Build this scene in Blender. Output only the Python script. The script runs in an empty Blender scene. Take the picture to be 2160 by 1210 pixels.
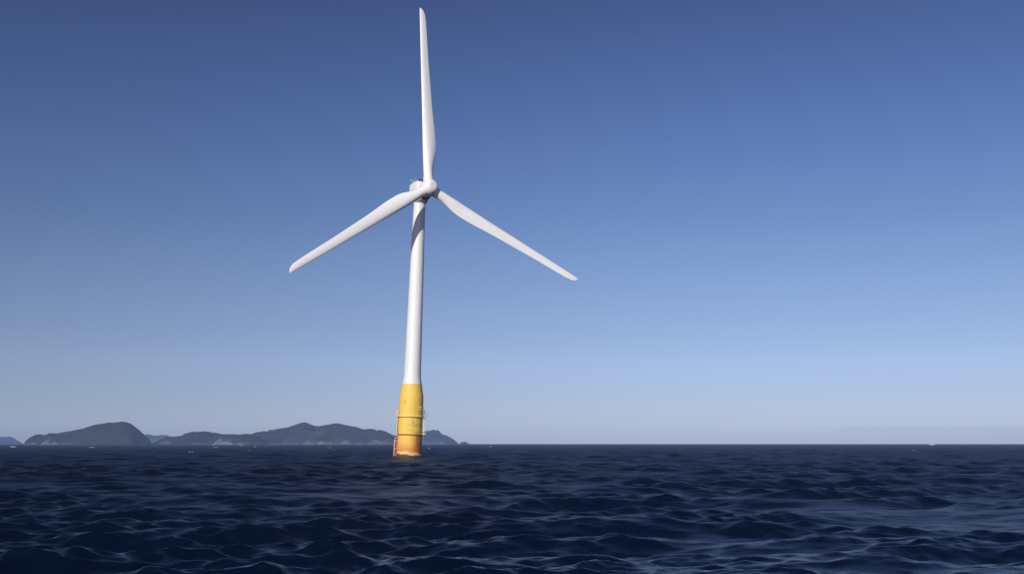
import bpy, bmesh, math, random
import numpy as np
from mathutils import Vector, Matrix, noise

random.seed(7)
rng = np.random.default_rng(5)
S = bpy.context.scene
COL = S.collection

# ------------------------------------------------------------------ camera, light, sky
F = 2200.0                     # focal length in pixels of a 2160 px wide frame
HORIZON = 934.8                # row of the horizon in a 1210 px high frame
CAM_H = 2.88
PITCH = math.atan((HORIZON - 605.0) / F)
cam_data = bpy.data.cameras.new('camera')
cam_data.sensor_width = 36.0
cam_data.lens = 36.0 * F / 2160.0
cam_data.clip_start = 0.1
cam_data.clip_end = 30000.0
cam = bpy.data.objects.new('camera', cam_data)
cam.location = (0, 0, CAM_H)
cam.rotation_euler = (math.radians(90) + PITCH, 0, 0)
COL.objects.link(cam)
S.camera = cam
S.view_settings.view_transform = 'Standard'
S.view_settings.look = 'None'
S.view_settings.exposure = 0.0
S.view_settings.gamma = 1.0

SUN_EL = math.radians(24.5)
SUN_AZ = math.radians(21.5)    # the light travels this far to the right of the view direction
to_sun = Vector((-math.sin(SUN_AZ) * math.cos(SUN_EL), -math.cos(SUN_AZ) * math.cos(SUN_EL), math.sin(SUN_EL)))
sun_data = bpy.data.lights.new('sun', 'SUN')
sun_data.energy = 4.1
sun_data.angle = math.radians(0.5)
sun_data.color = (1.0, 0.945, 0.88)
sun = bpy.data.objects.new('sun', sun_data)
sun.rotation_euler = to_sun.to_track_quat('Z', 'Y').to_euler()
sun.location = (0, -50, 200)
COL.objects.link(sun)

world = bpy.data.worlds.new('World')
S.world = world
world.use_nodes = True
wn, wl = world.node_tree.nodes, world.node_tree.links
bg = wn['Background']
sky = wn.new('ShaderNodeTexSky')
sky.sky_type = 'NISHITA'
sky.sun_disc = False
sky.sun_elevation = SUN_EL
sky.sun_rotation = math.atan2(to_sun.x, to_sun.y)
sky.altitude = 0.0
sky.air_density = 1.0
sky.dust_density = 0.6
sky.ozone_density = 3.0
bg.inputs['Strength'].default_value = 0.14
# the sky's own colour by height above the horizon (a clear, polarised autumn sky)
SKY_TINT = [(0.0, (1.207, 1.27, 1.85)), (0.0043, (1.084, 1.164, 1.715)), (0.0074, (1.078, 1.157, 1.698)), (0.0105, (1.058, 1.135, 1.666)), (0.0136, (1.063, 1.137, 1.629)), (0.0167, (0.943, 1.007, 1.472)), (0.0199, (0.822, 0.876, 1.295)), (0.0243, (0.739, 0.786, 1.168)), (0.0288, (0.698, 0.727, 1.063)), (0.0341, (0.64, 0.672, 0.992)), (0.0399, (0.604, 0.633, 0.935)), (0.0466, (0.573, 0.603, 0.887)), (0.06, (0.553, 0.569, 0.817)), (0.0734, (0.549, 0.559, 0.781)), (0.0891, (0.529, 0.526, 0.713)), (0.1048, (0.513, 0.505, 0.672)), (0.125, (0.507, 0.495, 0.644)), (0.1451, (0.492, 0.483, 0.623)), (0.1786, (0.466, 0.461, 0.596)), (0.2117, (0.421, 0.431, 0.573)), (0.2445, (0.402, 0.413, 0.559)), (0.2768, (0.374, 0.388, 0.544)), (0.3084, (0.35, 0.367, 0.522)), (0.3394, (0.324, 0.343, 0.5)), (0.3697, (0.304, 0.317, 0.464)), (0.3991, (0.283, 0.288, 0.427)), (1.0, (0.156, 0.179, 0.32))]
tc = wn.new('ShaderNodeTexCoord')
sx = wn.new('ShaderNodeSeparateXYZ')
wl.new(tc.outputs['Generated'], sx.inputs[0])
ramp = wn.new('ShaderNodeValToRGB')
while len(ramp.color_ramp.elements) < len(SKY_TINT):
    ramp.color_ramp.elements.new(0.5)
for el, (p_, c_) in zip(ramp.color_ramp.elements, SKY_TINT):
    el.position = p_
    el.color = (*c_, 1)
wl.new(sx.outputs['Z'], ramp.inputs['Fac'])
mul = wn.new('ShaderNodeMix')
mul.data_type = 'RGBA'
mul.blend_type = 'MULTIPLY'
mul.inputs[0].default_value = 1.0
wl.new(sky.outputs[0], mul.inputs[6])
wl.new(ramp.outputs[0], mul.inputs[7])
# the sky is a little deeper blue towards the left
mr = wn.new('ShaderNodeMapRange')
mr.interpolation_type = 'SMOOTHSTEP'
for i_, x_ in zip((1, 2, 3, 4), (-0.62, 0.28, 0.80, 1.02)):
    mr.inputs[i_].default_value = x_
wl.new(sx.outputs['X'], mr.inputs[0])
sc_ = wn.new('ShaderNodeVectorMath')
sc_.operation = 'SCALE'
wl.new(mul.outputs[2], sc_.inputs[0])
# ... most of all high up, added to darken the sea's reflection at left
hi_ = wn.new('ShaderNodeMapRange')
hi_.interpolation_type = 'SMOOTHSTEP'
for i_, x_ in zip((1, 2, 3, 4), (0.40, 0.75, 0.0, 1.0)):
    hi_.inputs[i_].default_value = x_
wl.new(sx.outputs['Z'], hi_.inputs[0])
lf_ = wn.new('ShaderNodeMapRange')
lf_.interpolation_type = 'SMOOTHSTEP'
for i_, x_ in zip((1, 2, 3, 4), (-0.5, 0.2, 0.6, 0.0)):
    lf_.inputs[i_].default_value = x_
wl.new(sx.outputs['X'], lf_.inputs[0])
ml_ = wn.new('ShaderNodeMath')
ml_.operation = 'MULTIPLY'
wl.new(hi_.outputs[0], ml_.inputs[0])
wl.new(lf_.outputs[0], ml_.inputs[1])
sb_ = wn.new('ShaderNodeMath')
sb_.operation = 'SUBTRACT'
sb_.inputs[0].default_value = 1.0
wl.new(ml_.outputs[0], sb_.inputs[1])
mm_ = wn.new('ShaderNodeMath')
mm_.operation = 'MULTIPLY'
wl.new(mr.outputs[0], mm_.inputs[0])
wl.new(sb_.outputs[0], mm_.inputs[1])
wl.new(mm_.outputs[0], sc_.inputs['Scale'])
wl.new(sc_.outputs[0], bg.inputs['Color'])

S.cycles.max_bounces = 6
S.cycles.volume_bounces = 0
S.cycles.use_denoising = True


# ------------------------------------------------------------------ helpers
def px_dir(px, py):
    """direction through a pixel of the 2160 x 1210 frame"""
    x, y = (px - 1080.0) / F, -(py - 605.0) / F
    return Vector((x, math.cos(PITCH) - y * math.sin(PITCH), math.sin(PITCH) + y * math.cos(PITCH)))


def at_depth(px, py, Y):
    d = px_dir(px, py)
    return Vector((0, 0, CAM_H)) + d * (Y / d.y)


def link(name, me, m, parent=None, matrix=None, smooth=True):
    o = bpy.data.objects.new(name, me)
    COL.objects.link(o)
    if m is not None:
        me.materials.append(m)
    if smooth:
        me.polygons.foreach_set('use_smooth', np.ones(len(me.polygons), dtype=bool))
    if parent:
        o.parent = parent
    if matrix is not None:
        o.matrix_local = matrix
    return o


def build(name, bm, m, parent=None, matrix=None, smooth=True, sharp=40):
    me = bpy.data.meshes.new(name)
    bmesh.ops.recalc_face_normals(bm, faces=bm.faces[:])
    for e in bm.edges:
        if len(e.link_faces) == 2 and e.calc_face_angle(0) > math.radians(sharp):
            e.smooth = False
    bm.to_mesh(me)
    bm.free()
    return link(name, me, m, parent, matrix, smooth)


def lathe(bm, prof, seg=48, axis='Z', cap=True, off=(0, 0, 0)):
    rings = []
    for r, h in prof:
        ring = []
        for i in range(seg):
            t = 2 * math.pi * i / seg
            ring.append(bm.verts.new((off[0] + r * math.cos(t), off[1] + r * math.sin(t), off[2] + h)))
        rings.append(ring)
    for a, b in zip(rings, rings[1:]):
        for i in range(seg):
            j = (i + 1) % seg
            bm.faces.new((a[i], a[j], b[j], b[i]))
    if cap:
        bm.faces.new(rings[0][::-1])
        bm.faces.new(rings[-1])
    return rings


def tube(bm, pts, r, seg=8, closed=False):
    pts = [Vector(p) for p in pts]
    n = len(pts)
    rings = []
    for i, p in enumerate(pts):
        if closed:
            t = (pts[(i + 1) % n] - pts[i - 1]).normalized()
        else:
            t = (pts[min(i + 1, n - 1)] - pts[max(i - 1, 0)]).normalized()
        ref = Vector((0, 0, 1)) if abs(t.z) < 0.9 else Vector((1, 0, 0))
        u = t.cross(ref).normalized()
        v = t.cross(u).normalized()
        rings.append([bm.verts.new(p + r * (math.cos(2 * math.pi * k / seg) * u + math.sin(2 * math.pi * k / seg) * v)) for k in range(seg)])
    m = n if closed else n - 1
    for i in range(m):
        a, b = rings[i], rings[(i + 1) % n]
        for k in range(seg):
            l = (k + 1) % seg
            bm.faces.new((a[k], a[l], b[l], b[k]))
    if not closed:
        bm.faces.new(rings[0][::-1])
        bm.faces.new(rings[-1])


def box(bm, c, s, bevel=0.0, M=None):
    tmp = bmesh.new()
    bmesh.ops.create_cube(tmp, size=1.0)
    bmesh.ops.scale(tmp, vec=s, verts=tmp.verts[:])
    if bevel:
        bmesh.ops.bevel(tmp, geom=tmp.edges[:], offset=bevel, segments=3, affect='EDGES')
    bmesh.ops.translate(tmp, vec=c, verts=tmp.verts[:])
    if M is not None:
        bmesh.ops.transform(tmp, matrix=M, verts=tmp.verts[:])
    me = bpy.data.meshes.new('tmp')
    tmp.to_mesh(me)
    tmp.free()
    bm.from_mesh(me)
    bpy.data.meshes.remove(me)


def mat(name, base, rough=0.5, metal=0.0, spec=0.5):
    m = bpy.data.materials.new(name)
    m.use_nodes = True
    b = m.node_tree.nodes['Principled BSDF']
    b.inputs['Base Color'].default_value = (*base, 1)
    b.inputs['Roughness'].default_value = rough
    b.inputs['Metallic'].default_value = metal
    b.inputs['Specular IOR Level'].default_value = spec
    return m


class NT:
    """short-hand for building node trees"""
    def __init__(self, m):
        self.t = m.node_tree
        self.n, self.l = self.t.nodes, self.t.links
        self.bsdf = self.n['Principled BSDF']

    def add(self, kind, **kw):
        nd = self.n.new(kind)
        for k, v in kw.items():
            setattr(nd, k, v)
        return nd

    def noise(self, vec, scale, detail=4.0, rough=0.55, dist=0.0):
        nd = self.add('ShaderNodeTexNoise')
        nd.inputs['Scale'].default_value = scale
        nd.inputs['Detail'].default_value = detail
        nd.inputs['Roughness'].default_value = rough
        nd.inputs['Distortion'].default_value = dist
        if vec is not None:
            self.l.new(vec, nd.inputs['Vector'])
        return nd.outputs['Fac']

    def ramp(self, fac, stops):
        nd = self.add('ShaderNodeValToRGB')
        r = nd.color_ramp
        while len(r.elements) < len(stops):
            r.elements.new(0.5)
        for e, (p, c) in zip(r.elements, stops):
            e.position = p
            e.color = (*c, 1) if not isinstance(c, (int, float)) else (c, c, c, 1)
        self.l.new(fac, nd.inputs['Fac'])
        return nd.outputs['Color']

    def mix(self, fac, a, b, blend='MIX'):
        nd = self.add('ShaderNodeMix', data_type='RGBA', blend_type=blend)
        for s, v in ((0, fac), (6, a), (7, b)):
            if hasattr(v, 'is_linked') or hasattr(v, 'links'):
                self.l.new(v, nd.inputs[s])
            elif s == 0:
                nd.inputs[0].default_value = v
            else:
                nd.inputs[s].default_value = (*v, 1)
        return nd.outputs[2]

    def math(self, op, a, b=0.0, clamp=False):
        nd = self.add('ShaderNodeMath', operation=op, use_clamp=clamp)
        for i, v in enumerate((a, b)):
            if isinstance(v, (int, float)):
                nd.inputs[i].default_value = v
            else:
                self.l.new(v, nd.inputs[i])
        return nd.outputs[0]

    def mapr(self, v, a, b, c=0.0, d=1.0):
        nd = self.add('ShaderNodeMapRange')
        self.l.new(v, nd.inputs[0])
        for i, x in zip((1, 2, 3, 4), (a, b, c, d)):
            nd.inputs[i].default_value = x
        return nd.outputs[0]

    def obj_xyz(self, scale=(1, 1, 1)):
        tc_ = self.add('ShaderNodeTexCoord')
        mp = self.add('ShaderNodeMapping')
        mp.inputs['Scale'].default_value = scale
        self.l.new(tc_.outputs['Object'], mp.inputs['Vector'])
        return mp.outputs[0]


def tag(o, label=None, cat=None, group=None, kind=None):
    for k, v in (('label', label), ('category', cat), ('group', group), ('kind', kind)):
        if v:
            o[k] = v
    return o


# ------------------------------------------------------------------ sea
WIND = math.atan2(-0.95, 0.31)           # the wind and the waves run towards the camera and to the right


def make_waves():
    n = 190
    lam = np.exp(np.linspace(math.log(17.0), math.log(0.34), n)) * np.exp(rng.normal(0, 0.02, n))
    k = 2 * math.pi / lam
    spread = np.interp(np.log(lam), [math.log(0.3), math.log(4), math.log(17)], [0.62, 0.46, 0.34])
    th = WIND + rng.normal(0, 1, n) * spread
    slope = np.interp(np.log(lam), [math.log(0.34), math.log(1.0), math.log(3.0), math.log(8.0)], [0.030, 0.039, 0.0325, 0.0185]) * np.exp(-0.5 * (np.clip(np.log(lam / 10.5), 0, None) / 0.28) ** 2)
    slope *= rng.uniform(0.6, 1.35, n)
    amp = slope / k
    ph = rng.uniform(0, 2 * math.pi, n)
    return lam, k * np.cos(th), k * np.sin(th), amp, ph, slope, np.cos(th), np.sin(th)


WAVES = make_waves()
CHOP = 0.68


def sea_height(x, y):
    lam, kx, ky, amp, ph, *_ = WAVES
    return float((amp * np.cos(kx * x + ky * y + ph)).sum())


def build_sea():
    dense = np.radians(np.linspace(-33, 33, 1400))
    rest = np.radians(np.linspace(33, 327, 130))[1:-1]
    ang = np.concatenate([dense, rest])           # measured clockwise from +Y
    k_r = 0.0037
    r0, r1 = 4.0, 7000.0
    nr = int(math.log(r1 / r0) / k_r) + 1
    r = r0 * np.exp(np.linspace(0, math.log(r1 / r0), nr))
    cell = r * (r1 / r0) ** (1.0 / (nr - 1)) - r
    A, R = np.meshgrid(ang, r)
    X0 = (R * np.sin(A)).astype(np.float32)
    Y0 = (R * np.cos(A)).astype(np.float32)
    X, Y, Z = X0.copy(), Y0.copy(), np.zeros_like(X0)
    lam, kx, ky, amp, ph, slope, cx, cy = WAVES
    lost = np.zeros(nr)
    # gusts and lulls: short waves are livelier in some patches than in others
    gust = np.ones_like(X0)
    for i in range(9):
        L = 18 * 1.5 ** i / 2
        t = rng.uniform(0, 2 * math.pi)
        gust += (0.21 * np.cos((X0 * math.cos(t) + Y0 * math.sin(t)) * 2 * math.pi / L + rng.uniform(0, 6.28))).astype(np.float32)
    gust = np.clip(gust, 0.35, 1.45)
    for i in range(len(lam)):
        w = np.clip((lam[i] / cell - 2.3) / 2.5, 0, 1)
        lost += slope[i] ** 2 / 2 * (1 - w * w)
        m = int((w > 0).sum())
        if m == 0:
            continue
        p = (kx[i] * X0[:m] + ky[i] * Y0[:m] + ph[i]).astype(np.float32)
        a = (amp[i] * w[:m])[:, None].astype(np.float32)
        if lam[i] < 4.0:
            a = a * gust[:m]
        Z[:m] += a * np.cos(p)
        s = np.sin(p) * a * CHOP
        X[:m] -= s * cx[i]
        Y[:m] -= s * cy[i]
    nc = len(ang)
    co = np.stack([X, Y, Z], -1).reshape(-1, 3)
    co = np.vstack([co, [[0, 0, 0]]]).astype(np.float32)
    ii, jj = np.meshgrid(np.arange(nr - 1), np.arange(nc), indexing='ij')
    j2 = (jj + 1) % nc
    quads = np.stack([ii * nc + jj, (ii + 1) * nc + jj, (ii + 1) * nc + j2, ii * nc + j2], -1).reshape(-1, 4)[:, ::-1]
    j = np.arange(nc)
    tris = np.stack([np.full(nc, nr * nc), j, (j + 1) % nc], -1)[:, ::-1]
    nq, nt = len(quads), len(tris)
    me = bpy.data.meshes.new('sea')
    me.vertices.add(len(co))
    me.vertices.foreach_set('co', co.ravel())
    loops = np.concatenate([quads.ravel(), tris.ravel()]).astype(np.int32)
    me.loops.add(len(loops))
    me.loops.foreach_set('vertex_index', loops)
    me.polygons.add(nq + nt)
    starts = np.concatenate([np.arange(nq) * 4, nq * 4 + np.arange(nt) * 3]).astype(np.int32)
    me.polygons.foreach_set('loop_start', starts)
    # roughness of the ripples too small for the mesh at each place
    alpha2 = 0.0020 + 0.65 * lost
    rough = np.sqrt(np.sqrt(alpha2))
    at = me.attributes.new('ripple', 'FLOAT', 'POINT')
    vals = np.concatenate([np.repeat(rough, nc), [rough[0]]]).astype(np.float32)
    at.data.foreach_set('value', vals)
    me.update(calc_edges=True)
    m = mat('sea_water', (0.0010, 0.0048, 0.017), 0.2)
    q = NT(m)
    b = q.bsdf
    b.inputs['IOR'].default_value = 1.39
    ra = q.add('ShaderNodeAttribute', attribute_name='ripple')
    q.l.new(ra.outputs['Fac'], b.inputs['Roughness'])
    v = q.obj_xyz((1.0, 1.6, 1.0))
    v.node.inputs['Rotation'].default_value = (0, 0, math.radians(20))
    h = q.noise(v, 3.0, 4.0, 0.6, 0.3)
    h2 = q.noise(v, 0.9, 2.0, 0.5, 0.2)
    bump = q.add('ShaderNodeBump')
    bump.inputs['Strength'].default_value = 1.0
    bump.inputs['Distance'].default_value = 0.036
    q.l.new(q.math('ADD', q.math('ADD', h, q.math('MULTIPLY', h2, 1.2)), q.math('MULTIPLY', q.noise(v, 8.0, 2.0, 0.5, 0.3), 0.3)), bump.inputs['Height'])
    q.l.new(bump.outputs[0], b.inputs['Normal'])
    o = link('sea', me, m)
    tag(o, 'dark blue choppy sea reaching to the horizon', 'sea', kind='structure')


build_sea()

# ------------------------------------------------------------------ islands
def base_row(px):
    return float(np.interp(px, [0, 320, 500, 860, 1100], [931.5, 933.5, 936, 937, 937]))


forest = mat('wooded_slope', (0.03, 0.045, 0.026), 0.9, spec=0.1)
_q = NT(forest)
_v = _q.obj_xyz()
_n = _q.noise(_v, 0.016, 7.0, 0.7)
_n2 = _q.noise(_v, 0.05, 4.0, 0.6)
_wood = _q.mix(_q.mapr(_n, 0.35, 0.65), (0.003, 0.008, 0.006), (0.042, 0.047, 0.033))
_rock = _q.mix(_q.mapr(_n2, 0.3, 0.7), (0.13, 0.105, 0.09), (0.36, 0.30, 0.25))
_a = _q.add('ShaderNodeAttribute', attribute_name='cliff')
_q.l.new(_q.mix(_a.outputs['Fac'], _wood, _rock), _q.bsdf.inputs['Base Color'])


def island(name, label, D, sil, depth, cliffs=(), seed=0, shore=0.5, canopy=1.0):
    """a hill whose ridge line follows sil = [(column, row), ...] when seen at distance D; cliffs = [(col0, col1, height share, strength)]"""
    xs = np.array([s[0] for s in sil], float)
    hs = np.array([max(0.0, base_row(s[0]) - s[1]) for s in sil])
    n = int(max(60, (xs[-1] - xs[0]) * 1.6))
    m = 44
    px = np.linspace(xs[0], xs[-1], n)
    H = np.interp(px, xs, hs) / F * D * math.cos(PITCH) ** 2
    g = np.exp(-0.5 * (np.arange(-40, 41) / 14.0) ** 2)
    Hs = np.convolve(np.pad(H, 40, mode='edge'), g / g.sum(), mode='valid')
    co, cl = [], []
    off = Vector((seed * 31.7, seed * 17.3, 0))
    for i in range(n):
        # the coast wanders in and out
        x = (px[i] - 1080) / F * D * math.cos(PITCH)
        edge = min(i, n - 1 - i) / n
        dep = depth * (0.35 + 0.65 * min(1, edge * 6)) * (0.85 + 0.3 * noise.noise(Vector((x * 0.004, seed, 0))))
        for j in range(m):
            v = j / (m - 1)
            y = D + (v - 0.5) * dep + 40 * noise.noise(Vector((x * 0.006, v * 2, seed)))
            xx = x * (y / D)
            if v <= 0.5:
                s = v / 0.5
                prof = shore * min(1, s * 9) * 0.22 + (1 - 0.22 * shore) * math.sin(s * math.pi / 2) ** 1.1
            else:
                s = (1 - v) / 0.5
                prof = math.sin(s * math.pi / 2)
            wp = 9.0 * noise.fractal(Vector((x * 0.007, v * 3.1, seed + 9.0)), 1.0, 2.0, 3) * (1 - min(1, prof) ** 4)
            mixk = min(1, prof) ** 6 if v < 0.5 else 1.0
            Hi = (mixk * float(np.interp(px[i] + wp, px, H)) + (1 - mixk) * min(H[i] * 1.25, float(np.interp(px[i] + wp, px, Hs)))) * min(1.0, edge * 40)
            h = Hi * prof * (y / D if v <= 0.5 else 1)
            p = Vector((xx * 0.011, y * 0.011, 0)) + off
            rel = noise.fractal(p, 1.0, 2.0, 4)
            side = 1 - abs(v - 0.5) * 2
            h += rel * 0.32 * Hi * (1 - side ** 3) * prof
            h += canopy * 1.3 * noise.noise(Vector((xx * 0.09, y * 0.09, seed))) * min(1, H[i] / 12) * min(1, prof * 3)
            h -= (1.5 if j in (0, m - 1) else 0)
            co.append((xx, y, h - 0.3))
            c = 0.0
            if v < 0.5:
                f = h / max(1.0, H[i])
                wob = 0.5 + 1.3 * noise.fractal(Vector((xx * 0.03, y * 0.01, seed + 3.0)), 1, 2, 4)
                for c0, c1, top, st in cliffs:
                    if c0 <= px[i] <= c1:
                        e = min(1, (px[i] - c0) / 11, (c1 - px[i]) / 11)
                        lim = top * min(1.25, max(0.2, wob + 0.35)) * e
                        hm = h * F / D          # height in rows
                        if hm < lim:
                            c = max(c, st * min(1, (lim - hm) / 1.6) * (0.75 + 0.6 * noise.noise(Vector((xx * 0.05, h * 0.12, seed)))))
            cl.append(c)
    faces = []
    for i in range(n - 1):
        for j in range(m - 1):
            a = i * m + j
            faces.append((a, a + m, a + m + 1, a + 1))
    me = bpy.data.meshes.new(name)
    me.from_pydata(co, [], faces)
    at = me.attributes.new('cliff', 'FLOAT', 'POINT')
    at.data.foreach_set('value', np.array(cl, dtype=np.float32))
    o = link(name, me, forest)
    tag(o, label, 'island', kind='structure')
    return o


island('far_headland', 'flat blue headland at the far left of the horizon', 6300,
       [(-120, 931), (-80, 924), (-40, 918), (0, 916), (22, 916), (28, 918.5), (37, 924), (46, 929), (52, 932)], 350, seed=1, canopy=0.5)
island('hill_island', 'rounded wooded island with its high shoulder dropping steeply to the right', 3000,
       [(46, 932), (51, 928), (57, 922), (63, 917), (75, 912), (81, 910.5), (92, 911.7), (99, 910.4), (103, 908), (123, 908),
        (137, 904.5), (148, 903), (160, 900), (172, 899), (180, 896), (197, 892), (213, 889), (230, 886.7), (247, 885.4),
        (253, 884.3), (265, 886), (272, 889), (284, 897.5), (295, 905.4), (299, 910), (310, 918), (317, 925), (321, 930), (324, 935)],
       420, cliffs=((45, 88, 3.0, 0.5), (84, 126, 9.5, 0.8), (120, 170, 3.2, 0.35)), seed=2)
island('far_ridge', 'pale far ridge between the two wooded islands', 6500,
       [(270, 934), (285, 924), (300, 917), (311, 912.5), (325, 916), (340, 914.5), (352, 915), (366, 921), (385, 934)], 300, seed=3, canopy=0.5)
island('low_island', 'low wooded hill with tan cliffs between the islands', 3200,
       [(316, 934), (322, 931.5), (333, 926), (345, 920), (352, 917.5), (370, 917), (382, 915.5), (390, 911), (397, 909), (406, 908),
        (417, 908.5), (431, 906.7), (443, 908.5), (445, 910), (454, 910), (462, 912), (470, 913.5), (490, 913.5), (503, 915),
        (516, 913.5), (532, 914), (550, 922), (570, 937)],
       380, cliffs=((318, 372, 6.5, 0.4), (385, 445, 4.0, 0.3), (444, 497, 10.5, 1.0), (490, 560, 4.5, 0.6)), seed=4)
island('ridge_island', 'long wooded island with two peaks behind the turbine', 3700,
       [(496, 936.5), (510, 926), (530, 914), (535, 911), (541, 909.5), (555, 908), (561, 908.5), (567, 906), (580, 904.5), (604, 900.5),
        (617, 898), (630, 891), (642, 889.3), (650, 893), (666, 899), (680, 896), (700, 893), (708, 891.5), (716, 892),
        (730, 897.5), (741, 901), (752, 901.5), (767, 906), (775, 903.5), (788, 904), (794, 907.5), (801, 905.5), (813, 908.5),
        (822, 914), (828, 917), (845, 921), (860, 925), (885, 938)],
       520, cliffs=((540, 630, 4.0, 0.35), (638, 692, 7.0, 0.85), (678, 712, 4.5, 0.6), (710, 745, 5.0, 0.7), (744, 770, 7, 0.45), (766, 850, 9.0, 0.55)), seed=5)
island('cliff_headland', 'hazy cliff headland sloping to the sea right of the turbine', 5600,
       [(815, 937), (835, 922), (860, 914), (880, 911.5), (899, 909), (908, 908), (915, 906), (919, 908.5), (925, 907), (928, 911),
        (932, 916), (944, 920), (955, 926), (963, 932), (968, 938)],
       420, cliffs=((860, 925, 5.0, 0.4), (922, 938, 16, 0.7)), seed=6, canopy=0.6)
island('sea_rock', 'small bare rock in the sea off the headland', 5600,
       [(968, 938), (972, 934), (976, 932), (983, 932), (987, 934.5), (991, 938)], 90, seed=7, canopy=0.3)

# ------------------------------------------------------------------ wind turbine
DEPTH = 221.63
foot = at_depth(862.8, 964.0, DEPTH)
foot.z = 0.0
top_pt = at_depth(885.0, 430.0, DEPTH)
HEEL = math.atan((top_pt.x - foot.x) / top_pt.z)

turbine = bpy.data.objects.new('wind_turbine', None)
turbine.empty_display_size = 3
turbine.location = foot
turbine.rotation_euler = (0, HEEL, 0)
COL.objects.link(turbine)
tag(turbine, 'white three bladed floating wind turbine on a yellow column standing in the sea', 'wind turbine')
ROOT_M = Matrix.Translation(foot) @ Matrix.Rotation(HEEL, 4, 'Y')
ROOT_I = ROOT_M.inverted()


def zl(py):
    """height along the tower of a row of the frame"""
    lo, hi = 0.0, 60.0
    for _ in range(40):
        mid = (lo + hi) / 2
        w = ROOT_M @ Vector((0, 0, mid)) - Vector((0, 0, CAM_H))
        zc = w.y * math.cos(PITCH) + w.z * math.sin(PITCH)
        yc = -w.y * math.sin(PITCH) + w.z * math.cos(PITCH)
        row = 605 - F * yc / zc
        if row > py:
            lo = mid
        else:
            hi = mid
    return lo


def weathered(name, base, dirt, rough):
    m = mat(name, base, rough)
    q = NT(m)
    v = q.obj_xyz((1.2, 1.2, 0.12))
    n = q.noise(v, 1.0, 6.0, 0.6)
    q.l.new(q.mix(q.mapr(n, 0.45, 0.85), base, dirt), q.bsdf.inputs['Base Color'])
    n2 = q.noise(q.obj_xyz(), 0.8, 4.0)
    q.l.new(q.mapr(n2, 0.3, 0.7, rough - 0.06, rough + 0.1), q.bsdf.inputs['Roughness'])
    return m


white = weathered('white_paint', (0.755, 0.745, 0.74), (0.67, 0.655, 0.64), 0.45)
blade_white = weathered('blade_gelcoat', (0.89, 0.87, 0.85), (0.78, 0.755, 0.73), 0.42)
grey_metal = mat('galvanised_steel', (0.36, 0.37, 0.38), 0.5, 0.3)
dark_metal = mat('dark_steel', (0.05, 0.05, 0.055), 0.5, 0.2)
rusty_red = mat('red_lead_paint', (0.34, 0.10, 0.05), 0.6)
pale_pink = mat('faded_red_paint', (0.60, 0.38, 0.29), 0.55)
cream = mat('cream_paint', (0.78, 0.66, 0.40), 0.5)
brown = mat('brown_enamel', (0.16, 0.055, 0.025), 0.5)

# tower (white), from the yellow column up to the yaw collar
Z_PAINT, Z_FL0, Z_FL1 = zl(809.5), zl(797.0), zl(831.0)
R_COL, R_WHITE0, R_TOP = 2.52, 1.80, 1.27
Z_TOP = zl(427.0)
r_paint = R_WHITE0 + (R_COL - R_WHITE0) * (Z_FL0 - Z_PAINT) / (Z_FL0 - Z_FL1)
bm = bmesh.new()
prof = [(r_paint, Z_PAINT), (R_WHITE0 + 0.06, Z_FL0 - 0.1), (R_WHITE0, Z_FL0 + 0.35)]
for i in range(1, 25):
    t = i / 24
    prof.append((R_WHITE0 + (R_TOP - R_WHITE0) * t, Z_FL0 + 0.35 + (Z_TOP - Z_FL0 - 0.35) * t))
lathe(bm, prof, 96)
build('tower', bm, white, turbine, sharp=60)

# yellow column
yel = mat('yellow_marine_paint', (0.80, 0.55, 0.09), 0.5, spec=0.35)
q = NT(yel)
tcn = q.add('ShaderNodeTexCoord')
sep = q.add('ShaderNodeSeparateXYZ')
q.l.new(tcn.outputs['Object'], sep.inputs[0])
zz = sep.outputs['Z']
fine = q.noise(q.obj_xyz((1, 1, 0.10)), 1.6, 6.0, 0.62)
blot = q.noise(q.obj_xyz((1, 1, 0.6)), 0.55, 5.0, 0.6)
spots = q.noise(q.obj_xyz((1, 1, 1)), 1.3, 3.0, 0.5)
c = q.mix(q.mapr(fine, 0.42, 0.8, 0.0, 0.7), (0.80, 0.545, 0.095), (0.72, 0.42, 0.06))
c = q.mix(q.mapr(spots, 0.62, 0.75, 0.0, 0.5), c, (0.50, 0.36, 0.07))
# below the lower ring the paint is stained orange by rust that has run down
zn = q.math('ADD', zz, q.math('MULTIPLY', blot, 1.6))
low = q.mapr(zn, zl(906) + 0.8, zl(921) + 0.8, 0.0, 1.0)
c = q.mix(q.math('MULTIPLY', low, 0.85), c, (0.80, 0.46, 0.09))
wl_rust = q.mapr(zn, zl(931) + 0.8, zl(947) + 0.8, 0.0, 1.0)
c = q.mix(q.math('MULTIPLY', wl_rust, 0.8), c, (0.62, 0.22, 0.03))
# a rust run on the right-hand flank
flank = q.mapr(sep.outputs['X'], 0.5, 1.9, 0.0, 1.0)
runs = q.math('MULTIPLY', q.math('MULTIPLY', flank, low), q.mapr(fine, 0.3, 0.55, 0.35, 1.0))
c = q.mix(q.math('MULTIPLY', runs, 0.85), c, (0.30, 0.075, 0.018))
run2 = q.math('MULTIPLY', q.mapr(fine, 0.60, 0.72), q.mapr(zz, zl(880), zl(905), 0.0, 0.6))
c = q.mix(run2, c, (0.42, 0.24, 0.05))
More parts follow.
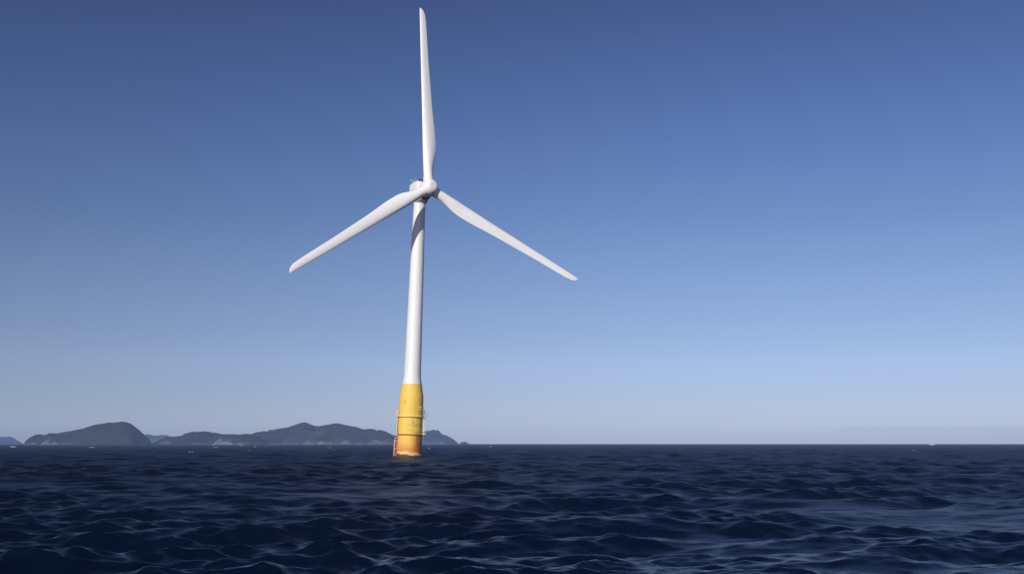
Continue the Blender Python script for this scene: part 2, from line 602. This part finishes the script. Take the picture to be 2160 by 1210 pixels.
# pale salt line just above the water and dark weed below it
salt = q.math('MULTIPLY', q.mapr(zn, zl(950.5) + 0.8, zl(953.5) + 0.8), 1.0)
c = q.mix(q.math('MULTIPLY', salt, 0.8), c, (0.74, 0.56, 0.27))
weed = q.mapr(zn, zl(957.5) + 0.8, zl(958.8) + 0.8)
c = q.mix(weed, c, (0.10, 0.075, 0.03))
q.l.new(c, q.bsdf.inputs['Base Color'])
q.l.new(q.mapr(blot, 0.3, 0.7, 0.48, 0.68), q.bsdf.inputs['Roughness'])
bm = bmesh.new()
prof = [(R_COL + 0.06, -6.0), (R_COL + 0.06, 0.0), (R_COL, Z_FL1 - 0.9), (R_COL - 0.05, Z_FL1 - 0.3), (R_COL - 0.17, Z_FL1 + 0.35), (r_paint, Z_PAINT)]
pp = []
for a, b in zip(prof, prof[1:]):
    for i in range(5):
        pp.append((a[0] + (b[0] - a[0]) * i / 5, a[1] + (b[1] - a[1]) * i / 5))
pp.append(prof[-1])
lathe(bm, pp, 96)
column = build('column', bm, yel, turbine, sharp=60)
column['label'] = 'yellow column stained orange with rust near the water'


def ring_part(name, z, r_out, hgt, m, parent):
    bm = bmesh.new()
    ri = R_COL - 0.02
    rings = [(ri, z - hgt / 2), (r_out, z - hgt / 2), (r_out + 0.02, z - hgt / 4), (r_out + 0.02, z + hgt / 4), (r_out, z + hgt / 2), (ri, z + hgt / 2)]
    lathe(bm, rings, 96, cap=False)
    return build(name, bm, m, parent, sharp=30)


ring_yel = mat('ring_yellow', (0.80, 0.56, 0.18), 0.5)
ring_rust = mat('ring_rust', (0.33, 0.15, 0.035), 0.7)
Z_R1, Z_R2 = zl(878.0), zl(916.0)
upper_ring = ring_part('walkway', Z_R1, R_COL + 0.36, 0.22, ring_yel, turbine)
ring_part('fender_ring', Z_R2, R_COL + 0.22, 0.24, ring_rust, turbine)


def polar(r, deg, z):
    a = math.radians(deg)
    return Vector((r * math.cos(a), r * math.sin(a), z))


# guard rails on the walkway at its left and right ends (0 deg = right, -90 deg = towards the camera)
def rail(a0, a1, m, hgt=1.35):
    bm = bmesh.new()
    ro = R_COL + 0.42
    n = 6
    angs = [a0 + (a1 - a0) * i / n for i in range(n + 1)]
    for h in (hgt, hgt * 0.5):
        tube(bm, [polar(ro, a, Z_R1 + h) for a in angs], 0.045)
    for a in angs[::2]:
        tube(bm, [polar(ro, a, Z_R1 - 0.05), polar(ro, a, Z_R1 + hgt)], 0.045)
    for a in (angs[0], angs[-1]):
        tube(bm, [polar(ro, a, Z_R1 + hgt), polar(R_COL - 0.02, a, Z_R1 + hgt)], 0.045)
    return build('guard_rail', bm, m, upper_ring)


rail(150, 208, cream)
rail(-22, 30, grey_metal)
# outer bracket hoop on the right
bm = bmesh.new()
tube(bm, [(R_COL + 0.4, -0.5, Z_R1 + 1.1), (R_COL + 0.75, -0.5, Z_R1 + 1.05), (R_COL + 0.9, -0.5, Z_R1 + 0.6), (R_COL + 0.85, -0.5, Z_R1 + 0.1), (R_COL + 0.4, -0.5, Z_R1 - 0.05)], 0.07)
box(bm, (R_COL + 0.62, -0.5, Z_R1 + 0.0), (0.5, 0.5, 0.18), 0.03)
build('davit_bracket', bm, grey_metal, turbine)
# standpipe on the right between the rings, with its foot bracket
bm = bmesh.new()
xr = R_COL + 0.36
tube(bm, [(xr, -0.4, Z_R2 - 0.1), (xr, -0.4, Z_R1)], 0.09, 10)
tube(bm, [(xr + 0.3, -0.1, Z_R2 + 0.3), (xr + 0.22, -0.1, Z_R1 - 0.3)], 0.035, 6)
box(bm, (R_COL + 0.42, -0.4, Z_R2 + 0.22), (1.0, 0.7, 0.12), 0.02)
build('standpipe', bm, cream, turbine)
# access ladder down the left side, from the walkway to the water
bm = bmesh.new()
xl = -(R_COL + 0.12)
tube(bm, [(xl - 0.12, -0.55, zl(917)), (xl - 0.05, -0.55, Z_R1)], 0.11, 10)
tube(bm, [(xl - 0.05, -0.05, zl(917)), (xl + 0.02, -0.05, Z_R1)], 0.08, 10)
k = 0
z = zl(914)
while z < Z_R1 - 0.2:
    tube(bm, [(xl - 0.1, -0.55, z), (xl - 0.03, -0.05, z)], 0.03, 6)
    z += 0.34
build('upper_ladder', bm, mat('salmon_paint', (0.66, 0.42, 0.27), 0.55), turbine)
bm = bmesh.new()
x0 = -(R_COL + 0.58)
tube(bm, [(x0, -0.75, zl(960) - 1.0), (x0, -0.75, zl(927)), (x0 + 0.12, -0.75, zl(924)), (x0 + 0.42, -0.75, zl(923))], 0.115, 12)
tube(bm, [(x0, 0.0, zl(960) - 1.0), (x0, 0.0, zl(927)), (x0 + 0.12, 0, zl(924)), (x0 + 0.42, 0, zl(923))], 0.115, 12)
for row in (930, 946.5):
    tube(bm, [(x0, -0.75, zl(row)), (-R_COL + 0.1, -0.75, zl(row))], 0.09, 8)
    tube(bm, [(x0, 0.0, zl(row)), (-R_COL + 0.1, 0.0, zl(row))], 0.09, 8)
z = 0.2
while z < zl(928):
    tube(bm, [(x0, -0.75, z), (x0, 0, z)], 0.03, 6)
    z += 0.34
lad = build('boat_landing', bm, pale_pink, turbine)
bm = bmesh.new()
box(bm, (-(R_COL + 0.17), -0.1, (zl(932) + zl(960)) / 2 - 0.3), (0.34, 0.5, zl(932) - zl(960) + 0.6), 0.05)
build('backing_plate', bm, rusty_red, lad)

# lantern on a bracket at the right of the column
ang = -34.0
ca = math.radians(ang)
out = Vector((math.cos(ca), math.sin(ca), 0))
bm = bmesh.new()
zs = zl(859.0)
M = Matrix.Translation(out * (R_COL + 0.28) + Vector((0, 0, zs))) @ Matrix.Rotation(ca, 4, 'Z')
box(bm, (0, 0, 0), (0.75, 0.95, 0.10), 0.02, M)
for s in (-0.36, 0.36):
    tube(bm, [M @ Vector((0.3, s, -0.04)), M @ Vector((-0.33, s, -0.55))], 0.04, 6)
lb = build('lantern_bracket', bm, cream, turbine)
bm = bmesh.new()
c0 = out * (R_COL + 0.30)
lathe(bm, [(0.17, zs + 0.06), (0.20, zs + 0.14), (0.20, zs + 0.62), (0.15, zs + 0.68)], 20, off=(c0.x, c0.y, 0))
lathe(bm, [(0.26, zs + 0.69), (0.27, zs + 0.74), (0.14, zs + 0.92), (0.04, zs + 0.97)], 20, off=(c0.x, c0.y, 0))
build('lantern', bm, brown, turbine)

# a hatch mark and the faded writing on the column
ink = mat('faded_lettering', (0.50, 0.38, 0.19), 0.6)


def on_column(px, py):
    """point on the front of the column under a pixel, as (angle, height)"""
    z = zl(py)
    cx_ = 0.0
    w = ROOT_M @ Vector((0, 0, z)) - Vector((0, 0, CAM_H))
    zc = w.y * math.cos(PITCH) + w.z * math.sin(PITCH)
    col = 1080 + F * w.x / zc
    s = max(-0.97, min(0.97, (px - col) * zc / F / R_COL))
    view = math.atan2(foot.x, foot.y)
    return math.asin(s) - view * 1.0, z


def stroke(bm, pts, wd):
    """a painted stroke lying on the column, 6 mm proud of it"""
    P = []
    for (ax, ay), (bx, by) in zip(pts, pts[1:]):
        for i in range(4):
            P.append((ax + (bx - ax) * i / 4, ay + (by - ay) * i / 4))
    P.append(pts[-1])
    AZ = [on_column(*p) for p in P]
    S2 = [Vector((a * R_COL, z)) for a, z in AZ]
    quads = []
    for i in range(len(S2)):
        t = (S2[min(i + 1, len(S2) - 1)] - S2[max(i - 1, 0)]).normalized()
        nrm = Vector((-t.y, t.x))
        quads.append((S2[i] + nrm * wd / 2, S2[i] - nrm * wd / 2))

    def wrap(v, off):
        a = v.x / R_COL
        rr = R_COL + 0.062 + off
        return (rr * math.sin(a), -rr * math.cos(a), v.y)
    vs = [[bm.verts.new(wrap(a, 0.006)), bm.verts.new(wrap(b, 0.006))] for a, b in quads]
    lo = [[bm.verts.new(wrap(a, -0.07)), bm.verts.new(wrap(b, -0.07))] for a, b in quads]
    for i in range(len(vs) - 1):
        bm.faces.new((vs[i][0], vs[i + 1][0], vs[i + 1][1], vs[i][1]))
        bm.faces.new((vs[i][0], lo[i][0], lo[i + 1][0], vs[i + 1][0]))
        bm.faces.new((vs[i][1], vs[i + 1][1], lo[i + 1][1], lo[i][1]))


bm = bmesh.new()
stroke(bm, [(859.0, 895.6), (863.5, 895.2)], 0.22)
stroke(bm, [(867.6, 898.6), (870.6, 886.6)], 0.17)
stroke(bm, [(870.6, 886.6), (873.4, 894.0)], 0.17)
stroke(bm, [(867.9, 894.8), (872.6, 894.2)], 0.10)
stroke(bm, [(874.4, 893.4), (874.6, 898.6), (876.8, 898.8), (877.2, 893.6)], 0.15)
stroke(bm, [(879.2, 892.8), (879.0, 898.6)], 0.15)
stroke(bm, [(880.0, 895.6), (882.2, 893.4), (882.6, 898.8)], 0.15)
stroke(bm, [(884.4, 893.0), (884.4, 899.2), (886.0, 898.8)], 0.16)
build('lettering', bm, ink, column, smooth=False)
bm = bmesh.new()
stroke(bm, [(855.0, 907.0), (860.0, 906.4)], 0.10)
stroke(bm, [(862.0, 906.6), (866.0, 907.4)], 0.10)
stroke(bm, [(868.0, 906.0), (872.0, 906.6)], 0.10)
build('lettering', bm, ink, column, smooth=False)
bm = bmesh.new()
stroke(bm, [(854.4, 845.0), (854.4, 852.0)], 0.26)
build('draught_mark', bm, mat('olive_mark', (0.46, 0.36, 0.09), 0.6), column, smooth=False)

# ---- rotor frame (local to the turbine)
YAW, TILT, AZ0, CONE, R_ROT = 0.57737, 0.0921, 0.0567, 0.10, 40.0
ax_w = Vector((math.sin(YAW) * math.cos(TILT), -math.cos(YAW) * math.cos(TILT), math.sin(TILT)))
r_w = Vector((math.cos(YAW), math.sin(YAW), 0))
u_w = r_w.cross(ax_w) * -1
if u_w.z < 0:
    u_w = -u_w
HUB0 = Vector((-17.9034, 218.1333, 53.66 + CAM_H))
tips = []
for kk in range(3):
    t = AZ0 + kk * 2 * math.pi / 3
    d = -math.sin(t) * r_w + math.cos(t) * u_w
    tips.append(HUB0 + R_ROT * (d * math.cos(CONE) + ax_w * math.sin(CONE)))
HUB = HUB0 + Vector((0, 0, 0.45))


def frame(origin, xa, za):
    """matrix (in turbine space) of a frame with z along za and x near xa"""
    za = za.normalized()
    xa = (xa - za * xa.dot(za)).normalized()
    ya = za.cross(xa)
    Mw = Matrix(((xa.x, ya.x, za.x, origin.x), (xa.y, ya.y, za.y, origin.y), (xa.z, ya.z, za.z, origin.z), (0, 0, 0, 1)))
    return ROOT_I @ Mw


AXF = frame(HUB, r_w, ax_w)        # x right along the rotor plane, z along the rotor axis towards the camera, y up

# blade mesh: span along z, leading edge at -x, +y away from the camera
sp = np.array([1.45, 2.2, 3.2, 4.2, 5.4, 6.8, 8.4, 10.2, 12.4, 15, 18, 21.5, 25, 28.5, 32, 35, 37.2, 38.6, 39.3, 39.7, 39.93, 40.0])
LE = np.interp(sp, [1.4, 3, 8.4, 17.5, 28, 36, 38.7, 39.6, 40], [-0.97, -0.97, -1.02, -0.88, -0.78, -0.68, -0.65, -0.63, -0.58])
TE = np.interp(sp, [1.4, 3, 4.2, 5.4, 6.8, 8.4, 10.2, 12.4, 15, 17.5, 24.5, 28.3, 35, 38.3, 38.9, 39.5, 39.8, 40],
               [0.97, 1.02, 1.18, 1.48, 1.88, 2.06, 2.07, 1.98, 1.75, 1.55, 1.24, 1.06, 0.88, 0.72, 0.52, 0.22, 0.0, -0.38])
rel_t = np.interp(sp, [1.4, 3, 5, 8.4, 15, 25, 40], [1.0, 1.0, 0.75, 0.38, 0.25, 0.19, 0.15])
foil = np.interp(sp, [1.4, 3, 6.5, 8.4], [0, 0, 0.75, 1.0])
twist = np.radians(np.interp(sp, [1.4, 4, 8.4, 15, 25, 36, 40], [4, 4, 4, 3, 1.5, 0.5, 0.0]))
NS = 32
bm = bmesh.new()
rings = []
for s_, le, te, tk, fo, tw in zip(sp, LE, TE, rel_t, foil, twist):
    ch, ring = te - le, []
    for i in range(NS):
        ph = 2 * math.pi * i / NS
        xc = (1 - math.cos(ph)) / 2
        sg = 1.0 if ph <= math.pi else -1.0
        yt = 5 * tk * (0.2969 * math.sqrt(xc) - 0.126 * xc - 0.3516 * xc ** 2 + 0.2843 * xc ** 3 - 0.1036 * xc ** 4)
        cam_l = -0.02 * 4 * xc * (1 - xc)
        yf = (sg * yt + cam_l) * ch
        ye = math.sin(ph) * 0.5 * ch * tk
        x = le + xc * ch
        y = yf * fo + ye * (1 - fo)
        ring.append(bm.verts.new((x * math.cos(tw) + y * math.sin(tw), -x * math.sin(tw) + y * math.cos(tw), s_)))
    rings.append(ring)
for a, b in zip(rings, rings[1:]):
    for i in range(NS):
        j = (i + 1) % NS
        bm.faces.new((a[i], a[j], b[j], b[i]))
bm.faces.new(rings[0][::-1])
bm.faces.new(rings[-1])
blade0 = None
for kk in range(3):
    t = AZ0 + kk * 2 * math.pi / 3
    chord = math.cos(t) * r_w + math.sin(t) * u_w
    Mb = frame(HUB, chord, tips[kk] - HUB)
    if blade0 is None:
        blade0 = build('blade', bm, blade_white, turbine, Mb, sharp=70)
    else:
        b_ = blade0.copy()
        COL.objects.link(b_)
        b_.parent = turbine
        b_.matrix_local = Mb

# hub with its flat nose, and the three root collars
bm = bmesh.new()
lathe(bm, [(1.40, -1.45), (1.70, -1.30), (1.80, -0.7), (1.80, 0.55), (1.74, 0.95), (1.56, 1.40), (1.30, 1.80), (1.08, 2.02)], 64)
hub = build('hub', bm, white, turbine, AXF, sharp=50)
bm = bmesh.new()
lathe(bm, [(0.98, 2.00), (1.0, 2.06), (0.95, 2.10), (0.5, 2.13)], 48)
build('nose_cap', bm, white, turbine, AXF, sharp=50)
bm = bmesh.new()
for kk in range(3):
    d = AXF.inverted() @ (ROOT_I @ tips[kk])
    d.normalize()
    u1 = d.orthogonal().normalized()
    v1 = d.cross(u1)
    prev = None
    for rr, dist in ((1.08, 0.9), (1.10, 2.25), (1.05, 2.32), (0.90, 2.32)):
        ring = [bm.verts.new(d * dist + rr * (math.cos(2 * math.pi * i / 40) * u1 + math.sin(2 * math.pi * i / 40) * v1)) for i in range(40)]
        if prev:
            for i in range(40):
                j = (i + 1) % 40
                bm.faces.new((prev[i], prev[j], ring[j], ring[i]))
        prev = ring
build('root_collar', bm, white, turbine, AXF, sharp=50)

# nacelle: x across, y up, z along the axis (behind the hub = negative)
nac_mat = white
bm = bmesh.new()


def rrect(w0, h0, h1, rc, z, n=8):
    rb = min(1.25, rc * 3.2)
    pts = []
    for (cx_, cy_, a0, rc) in ((w0 - rc, h1 - rc, 0, rc), (-w0 + rc, h1 - rc, 90, rc), (-w0 + rb, h0 + rb, 180, rb), (w0 - rb, h0 + rb, 270, rb)):
        for i in range(n + 1):
            a = math.radians(a0 + 90 * i / n)
            pts.append((cx_ + rc * math.cos(a), cy_ + rc * math.sin(a), z))
    return pts


secs = [(1.15, -1.2, 1.35, 0.9, -1.42), (1.45, -1.6, 1.95, 0.55, -1.75), (1.62, -2.0, 2.25, 0.4, -2.4), (1.62, -2.3, 2.3, 0.32, -3.2),
        (1.62, -2.4, 2.3, 0.32, -5.1), (1.58, -2.38, 2.25, 0.35, -5.7), (1.45, -2.1, 2.0, 0.45, -6.0)]
rings = [[bm.verts.new(p) for p in rrect(w, h0, h1, rc, z)] for w, h0, h1, rc, z in secs]
for a, b in zip(rings, rings[1:]):
    n_ = len(a)
    for i in range(n_):
        j = (i + 1) % n_
        bm.faces.new((a[i], a[j], b[j], b[i]))
bm.faces.new(rings[0])
bm.faces.new(rings[-1][::-1])
nacelle = build('nacelle', bm, nac_mat, turbine, AXF, sharp=50)
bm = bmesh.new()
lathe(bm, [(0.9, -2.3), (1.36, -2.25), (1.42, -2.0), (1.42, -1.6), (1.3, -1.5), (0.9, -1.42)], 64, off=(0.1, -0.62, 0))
build('hub_shade_ring', bm, mat('hub_shade_dark', (0.07, 0.072, 0.072), 0.55), turbine, AXF, sharp=40)  # dark ring added below the hub, standing in for its shade on the nacelle
# yaw collar between tower and nacelle, oversized and painted dark as nacelle underside shade
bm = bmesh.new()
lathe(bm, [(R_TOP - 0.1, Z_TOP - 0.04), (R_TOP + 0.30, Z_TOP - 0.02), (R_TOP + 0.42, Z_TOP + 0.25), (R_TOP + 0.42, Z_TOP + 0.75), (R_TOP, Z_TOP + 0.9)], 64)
build('yaw_collar_shade', bm, mat('yaw_shade_dark', (0.10, 0.103, 0.105), 0.5), turbine, sharp=50)
# things on the nacelle roof
bm = bmesh.new()
for x in (-0.95, -0.35):
    box(bm, (x, 2.28, -2.1), (0.3, 0.6, 0.3), 0.04)
o = build('aviation_light', bm, dark_metal, nacelle)
bm = bmesh.new()
zr = (-3.0, -5.6)
for x in (-1.3, 1.3):
    tube(bm, [(x, 2.85, zr[0]), (x, 2.85, zr[1])], 0.04, 6)
    for i in range(4):
        z = zr[0] + (zr[1] - zr[0]) * i / 3
        tube(bm, [(x, 2.2, z), (x, 2.85, z)], 0.035, 6)
tube(bm, [(-1.3, 2.85, zr[1]), (1.3, 2.85, zr[1])], 0.04, 6)
build('roof_rail', bm, grey_metal, nacelle)
bm = bmesh.new()
tube(bm, [(-0.9, 2.2, -5.3), (-0.9, 3.15, -5.3)], 0.05, 8)
tube(bm, [(-1.35, 3.05, -5.3), (-0.45, 3.05, -5.3)], 0.035, 6)
for x in (-1.35, -0.45):
    tube(bm, [(x, 3.05, -5.3), (x, 3.3, -5.3)], 0.03, 6)
    lathe(bm, [(0.08, -0.06), (0.10, 0.0), (0.08, 0.06)], 10, off=(x, 3.34, -5.3))
build('weather_mast', bm, mat('mast_white', (0.75, 0.75, 0.75), 0.4), nacelle)

# ------------------------------------------------------------------ a white boat on the horizon and foam on the breaking crests
def boat(px, Y, L):
    p = at_depth(px, HORIZON + CAM_H * F / Y, Y)
    e = bpy.data.objects.new('boat', None)
    e.location = (p.x, p.y, 0.05)
    e.rotation_euler = (0, 0, math.radians(8))
    COL.objects.link(e)
    tag(e, 'small low white boat far off on the horizon', 'boat')
    hullw = mat('boat_white', (0.85, 0.85, 0.85), 0.35)
    bm = bmesh.new()
    secs = []
    for i in range(13):
        t = i / 12
        x = -L / 2 + L * t
        w = L * 0.13 * (1 - max(0, (t - 0.55) / 0.45) ** 2.2) + 0.02
        sheer = 1.15 + 0.55 * t ** 2
        secs.append([bm.verts.new(v) for v in ((x, -w, sheer), (x, -w * 0.8, 0.1), (x, 0, -0.35 + 0.4 * max(0, t - 0.7)), (x, w * 0.8, 0.1), (x, w, sheer))])
    for a, b in zip(secs, secs[1:]):
        for i in range(4):
            bm.faces.new((a[i], a[i + 1], b[i + 1], b[i]))
        bm.faces.new((a[4], a[0], b[0], b[4]))
    bm.faces.new(secs[0])
    bm.faces.new(secs[-1][::-1])
    build('hull', bm, hullw, e)
    bm = bmesh.new()
    box(bm, (0.2, 0, 1.6), (L * 0.3, L * 0.16, 0.8), 0.2)
    cab = build('cabin', bm, hullw, e)
    bm = bmesh.new()
    box(bm, (0.2, 0, 1.72), (L * 0.3 + 0.03, L * 0.16 + 0.03, 0.3), 0.03)
    build('window', bm, mat('boat_glass', (0.03, 0.04, 0.05), 0.1), cab)


boat(1966, 2100, 11.0)

foam_m = mat('foam', (0.82, 0.84, 0.86), 0.8)
bm = bmesh.new()


def foam_patch(px, row_below, wpx, hgt, n=5):
    """ragged lump of foam on a crest: row_below = rows under the horizon"""
    Y = CAM_H * F / row_below
    p = at_depth(px, HORIZON + row_below, Y)
    W = wpx / F * Y
    for i in range(n):
        x = p.x + (i / max(1, n - 1) - 0.5) * W * 0.8 + random.uniform(-0.1, 0.1) * W
        y = p.y + random.uniform(-0.6, 0.6)
        z = sea_height(x, y) * (1 if Y < 120 else 0.5)
        sx_, sy_, sz_ = W / n * random.uniform(0.6, 1.2), random.uniform(0.4, 0.9), hgt * random.uniform(0.5, 1.0) * (1 - 0.7 * abs(i / max(1, n - 1) - 0.5))
        r = bmesh.ops.create_icosphere(bm, subdivisions=2, radius=1.0)
        for v in r['verts']:
            d = v.co.copy()
            k_ = 1 + 0.35 * noise.noise(d * 2.1 + Vector((px, i, 0)))
            v.co = Vector((x + d.x * sx_ * k_, y + d.y * sy_ * k_, z + d.z * sz_ * k_))


for px, row, w, h in ((28, 7, 9, 0.6), (195, 8, 9, 0.35), (135, 30, 12, 0.26), (106, 36, 12, 0.12), (405, 18, 11, 0.28), (451, 3.5, 5, 0.4), (454, 8, 7, 0.2),
                      (509, 4.5, 8, 0.45), (527, 15, 6, 0.28), (560, 4, 4, 0.35), (538, 7, 3, 0.3), (696, 9, 3, 0.35), (705, 14, 3, 0.2),
                      (905, 10, 3, 0.3), (1035, 6.5, 7, 0.35), (1675, 10, 3, 0.3), (1894, 16, 8, 0.10), (1912, 17, 6, 0.12), (1927, 15, 4, 0.12), (1936, 17, 7, 0.10),
                      (826, 34, 5, 0.12), (836, 34.5, 5, 0.14), (848, 33, 5, 0.10), (884, 32.4, 5, 0.10)):
    foam_patch(px, row, w, h)
fo = build('sea_foam', bm, foam_m)
tag(fo, 'white flecks of foam on breaking wave crests', 'foam', kind='stuff')

# ------------------------------------------------------------------ haze over the sea
bm = bmesh.new()
bmesh.ops.create_cube(bm, size=1.0)
bmesh.ops.scale(bm, vec=(14300, 14300, 112), verts=bm.verts[:])
bmesh.ops.translate(bm, vec=(0, 0, 56 - 4), verts=bm.verts[:])
hz = bpy.data.materials.new('haze')
hz.use_nodes = True
hn = hz.node_tree.nodes
hn.remove(hn['Principled BSDF'])
pv = hn.new('ShaderNodeVolumePrincipled')
pv.inputs['Color'].default_value = (0.41, 0.585, 1.0, 1)
pv.inputs['Density'].default_value = 1.42e-4
pv.inputs['Anisotropy'].default_value = 0.0
hz.node_tree.links.new(pv.outputs[0], hn['Material Output'].inputs['Volume'])
haze = build('haze', bm, hz, smooth=False)
tag(haze, 'thin blue sea haze in front of the far islands', 'haze', kind='stuff')
